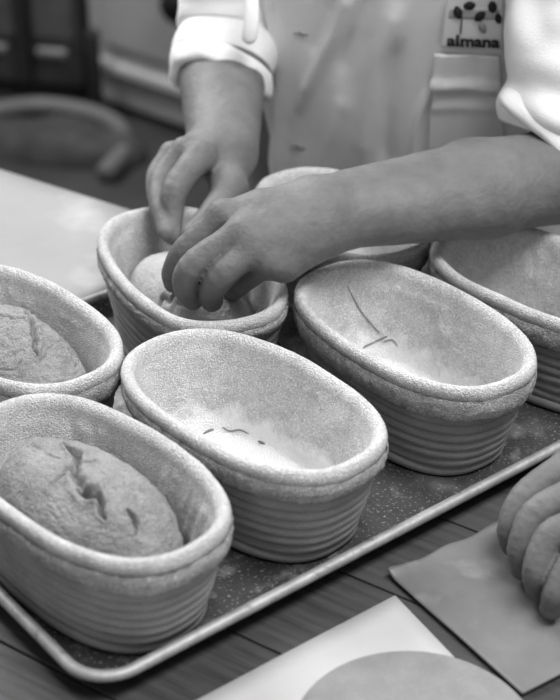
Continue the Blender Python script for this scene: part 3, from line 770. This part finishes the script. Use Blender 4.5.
# left sleeve (image right)
cL0 = at(582, 60, Y=1.235); cL1 = at(568, 130, Y=1.220)
slL = sleeve('sleeve', [shL + np.array([-.02, .02, .03]), lerp(shL, cL0, .55) + np.array([0, 0, 0]), cL0, cL1], [.072, .068, .060, .058], 90, M['coat'], 3, wr=.006, turns=7)
cuff(at(557, 144, Y=1.212), (-.79, -.22, -.56), (0, -1, .3), .0570, .052, .030, 1.0, slL)
# right sleeve (image left)
cR0 = at(231, 18, Y=1.455); cR1 = at(222, 68, Y=1.415)
slR = sleeve('sleeve', [shR + np.array([.02, .03, .03]), lerp(shR, cR0, .6), cR0, cR1], [.070, .058, .047, .047], 90, M['coat'], 5, wr=.004, turns=7)
cuff(at(222, 74, Y=1.402), (-.25, -.62, -.74), (0, -.3, .95), .0455, .046, .024, 2.2, slR)
# button tab hanging on the right sleeve
tb_ = [at(252, -12, Y=1.36), at(252, 5, Y=1.350), at(251, 24, Y=1.344), at(249, 39, Y=1.342), at(248, 44, Y=1.343)]
V, F = tube(spline(tb_, 16), list(np.array([6, 6, 6, 6, 6.3, 6.6, 7, 7, 7.2, 7.2, 7, 6.8, 6, 5, 3.4, 1.2]) * .001), 20, .5)
adopt(link('sleeve_tab', mkmesh('sleeve_tab', V, F), M['coat']), slR)
# trousers
for hp in (hipL, hipR):
    pth = [hp + np.array([0, 0, .06]), hp + np.array([0, .01, -.2]), hp + np.array([0, .03, -.5]), hp + np.array([0, .03, -.74])]
    adopt(tube_obj('trouser_leg', spline(pth, 16), [.098, .098, .095, .092, .09, .088, .085, .082, .08, .078, .076, .074, .072, .07, .07, .07], M['trousers'], n=32))
    bm = bmesh.new(); bmesh.ops.create_uvsphere(bm, u_segments=24, v_segments=12, radius=1, matrix=Matrix.Translation(Vector(hp) + Vector((FW * .05 + np.array([0, .03, 0])).tolist()) - Vector((0, 0, hp[2] - .045))) @ Matrix.Rotation(math.atan2(FW[1], FW[0]), 4, 'Z') @ Matrix.Diagonal((.13, .05, .045, 1)))
    adopt(from_bm('shoe', bm, M['black'], None, True))

# ------------------------------------------------------------------ second person's hand, bottom right
f2 = [[at(572, 462, z=.062), at(526, 496, z=.050), at(511, 527, z=.032), at(512, 545, z=.0155)],
      [at(590, 486, z=.066), at(539, 512, z=.054), at(522, 546, z=.034), at(523, 568, z=.0155)],
      [at(604, 516, z=.064), at(553, 535, z=.053), at(537, 570, z=.034), at(538, 590, z=.0155)],
      [at(606, 548, z=.056), at(570, 565, z=.043), at(556, 592, z=.028), at(551, 608, z=.0150)]]
rr2 = [[.0115, .0106, .0096, .0080], [.0118, .0110, .0100, .0084], [.0114, .0106, .0098, .0082], [.0102, .0096, .0088, .0074]]
w2_ = np.array([.300, .860, TZ + .085]); e2_ = np.array([.545, .900, TZ + .16])
core2 = [C_(w2_ + [0, .016, 0], lerp(w2_, e2_, .7) + [0, .012, 0], .021, .036, .02), C_(w2_ - [0, .014, 0], lerp(w2_, e2_, .7) - [0, .012, 0], .021, .036, .02), C_(lerp(w2_, e2_, .7), e2_, .036, .042, .03), C_(e2_, e2_ + [.10, .02, .26], .043, .055, .02)]
for i, f_ in enumerate(f2):
    core2.append(C_(w2_ + (f_[0] - w2_) * .1, f_[0], .018, .0102 - .0006 * (i == 3), .012))
fg2 = [finger(f_, r_, .006) for f_, r_ in zip(f2, rr2)]
th2 = [w2_ + [-.012, .022, -.012], np.array([.238, .905, TZ + .05]), np.array([.208, .898, TZ + .028]), np.array([.190, .872, TZ + .018])]
fg2.append(finger(th2, [.016, .0125, .011, .0088], .014))
helper = empty('person', (.75, .95, 0))
tag(helper, 'second person whose hand presses on the grey sheet at the lower right edge', 'person')
b2_ = link('body', sdf_mesh('body', core2, fg2, .0016, 20, sdisp), M['skin'], helper); b2_.matrix_parent_inverse = Matrix.Translation(helper.location).inverted()
V, F = tube(spline([e2_ + [.02, .01, .09], e2_ + [.06, .02, .18], e2_ + [.11, .02, .30]], 14), list(np.linspace(.058, .072, 14)), 40, caps=False)
o = link('sleeve', mkmesh('sleeve', V, F), M['coat'], helper); o.matrix_parent_inverse = Matrix.Translation(helper.location).inverted()
s = o.modifiers.new('s', 'SOLIDIFY'); s.thickness = .003

# ------------------------------------------------------------------ background machines on the floor, out of focus
def fl(px, py): return at(px, py, z=-TZ)
cl_, cr_ = fl(106, 108)[:2], fl(186, 136)[:2]
cd_ = (cr_ - cl_) / np.linalg.norm(cr_ - cl_); cn_ = np.array([-cd_[1], cd_[0]]); ca_ = math.atan2(cd_[1], cd_[0])
cab = empty('floor_cabinet', (*cl_, 0), ca_); tag(cab, 'grey metal cabinet with a ledge standing on the floor in the background', 'cabinet')
bm = bmesh.new(); box(bm, (.55, .30, .50), (1.2, .60, .96), bevel=.01); from_bm('carcass', bm, M['cabinet'], cab)
bm = bmesh.new(); box(bm, (.55, .30, .01), (1.1, .54, .022)); from_bm('plinth', bm, M['black'], cab)
bm = bmesh.new(); box(bm, (.59, -.015, .135), (1.2, .035, .03), bevel=.008); from_bm('ledge', bm, M['ledge'], cab)
bm = bmesh.new(); box(bm, (.30, -.004, .56), (.56, .02, .74), bevel=.006); from_bm('door', bm, M['cabinet'], cab)
# dark round knob casting near the top
wp = at(183, 2, Y=3.55); bm = bmesh.new()
bmesh.ops.create_cone(bm, cap_ends=True, segments=40, radius1=.055, radius2=.055, depth=.05, matrix=Matrix.Translation(wp) @ Matrix.Rotation(math.pi / 2 + .15, 4, 'X'))
bmesh.ops.bevel(bm, geom=bm.edges[:], offset=.006, segments=2, affect='EDGES')
wh = empty('hand_cart', (float(wp[0]), float(wp[1]), 0)); tag(wh, 'dark wheeled stand in front of the grey cabinet, mostly above the frame', 'cart')
inv = Matrix.Translation(wh.location).inverted()
o = from_bm('wheel', bm, M['black'], wh, True); o.matrix_parent_inverse = inv
o = tube_obj('upright', [wp + [.0, .03, 0], wp + [.02, .03, .7]], .015, M['iron'], wh); o.matrix_parent_inverse = inv
o = tube_obj('foot_bar', [wp + [.1, -.06, -wp[2] + .015], wp + [.1, -.06, .5], wp + [.02, .03, .7]], .015, M['iron'], wh); o.matrix_parent_inverse = inv
# boxy dark oven base with two panels
mc = fl(91, 108)[:2]; md_ = mc - fl(-10, 98)[:2]; mix = empty('floor_oven', (*mc, 0), math.atan2(md_[1], md_[0])); tag(mix, 'dark boxy machine with pale handle bars on its panels, blurred at the upper left', 'machine')
bm = bmesh.new(); box(bm, (-.565, .34, .60), (1.08, .62, 1.12), bevel=.012); from_bm('casing', bm, M['iron'], mix)
bm = bmesh.new(); box(bm, (-.55, .34, .022), (1.04, .56, .044)); from_bm('plinth', bm, M['black'], mix)
for x_, w_ in ((-.10, .12), (-.30, .20), (-.62, .34)):
    bm = bmesh.new(); box(bm, (x_, .024, .46), (w_, .022, .56), bevel=.006); dr = from_bm('panel', bm, M['panel'], mix)
    bm = bmesh.new(); box(bm, (x_, .0, .150), (w_ * .72, .03, .022), bevel=.006); from_bm('handle_bar', bm, M['steel'], dr)
bm = bmesh.new(); box(bm, (-.19, .012, .58), (.04, .03, 1.06), bevel=.008); from_bm('stile', bm, M['black'], mix)
pb = fl(98, 118)[:2]; post = empty('rubber_post', (*pb, 0)); tag(post, 'short black post between the mixer and the grey cabinet', 'post')
bm = bmesh.new(); box(bm, (0, 0, .125), (.036, .036, .25), bevel=.014); from_bm('shaft', bm, M['black'], post, True)
bm = bmesh.new(); box(bm, (0, 0, .008), (.09, .09, .016), bevel=.004); from_bm('foot_plate', bm, M['black'], post)
# soft dark sack with a hose over it on the floor
P = []; sc_ = fl(52, 150)[:2]; nu, nv = 96, 40
for i in range(nv):
    f_ = i / (nv - 1); rr_ = math.cos(f_ * math.pi / 2) ** .5 + .001; zz = .10 * math.sin(f_ * math.pi / 2)
    for k in range(nu):
        a = 2 * math.pi * k / nu; P.append((.26 * rr_ * math.cos(a), .10 * rr_ * math.sin(a), zz * .7))
P = np.array(P); P[:, 2] += np.clip(P[:, 2] / .03, 0, 1) * .025 * fbm(P, 7, 3, 4); P[:, :2] *= (1 + .07 * vnoise(P, 6, 8))[:, None]
o = link('flour_sack', mkmesh('flour_sack', P, grid_faces(nv, nu)), M['sack']); o.location = (*sc_, 0.001); o.rotation_euler = (0, 0, -.3)
tag(o, 'crumpled dark sack lying on the floor beyond the table', 'sack')
hp_ = spline([[*fl(-10, 122)[:2], .03], [*fl(40, 116)[:2], .03], [*fl(90, 123)[:2], .03], [*fl(119, 138)[:2], .03], [*fl(124, 162)[:2], .03], [*fl(106, 184)[:2], .03]], 50)
tag(tube_obj('floor_hose', hp_, .024, M['hose']), 'thick grey hose curving over the floor in front of the cabinet', 'hose')
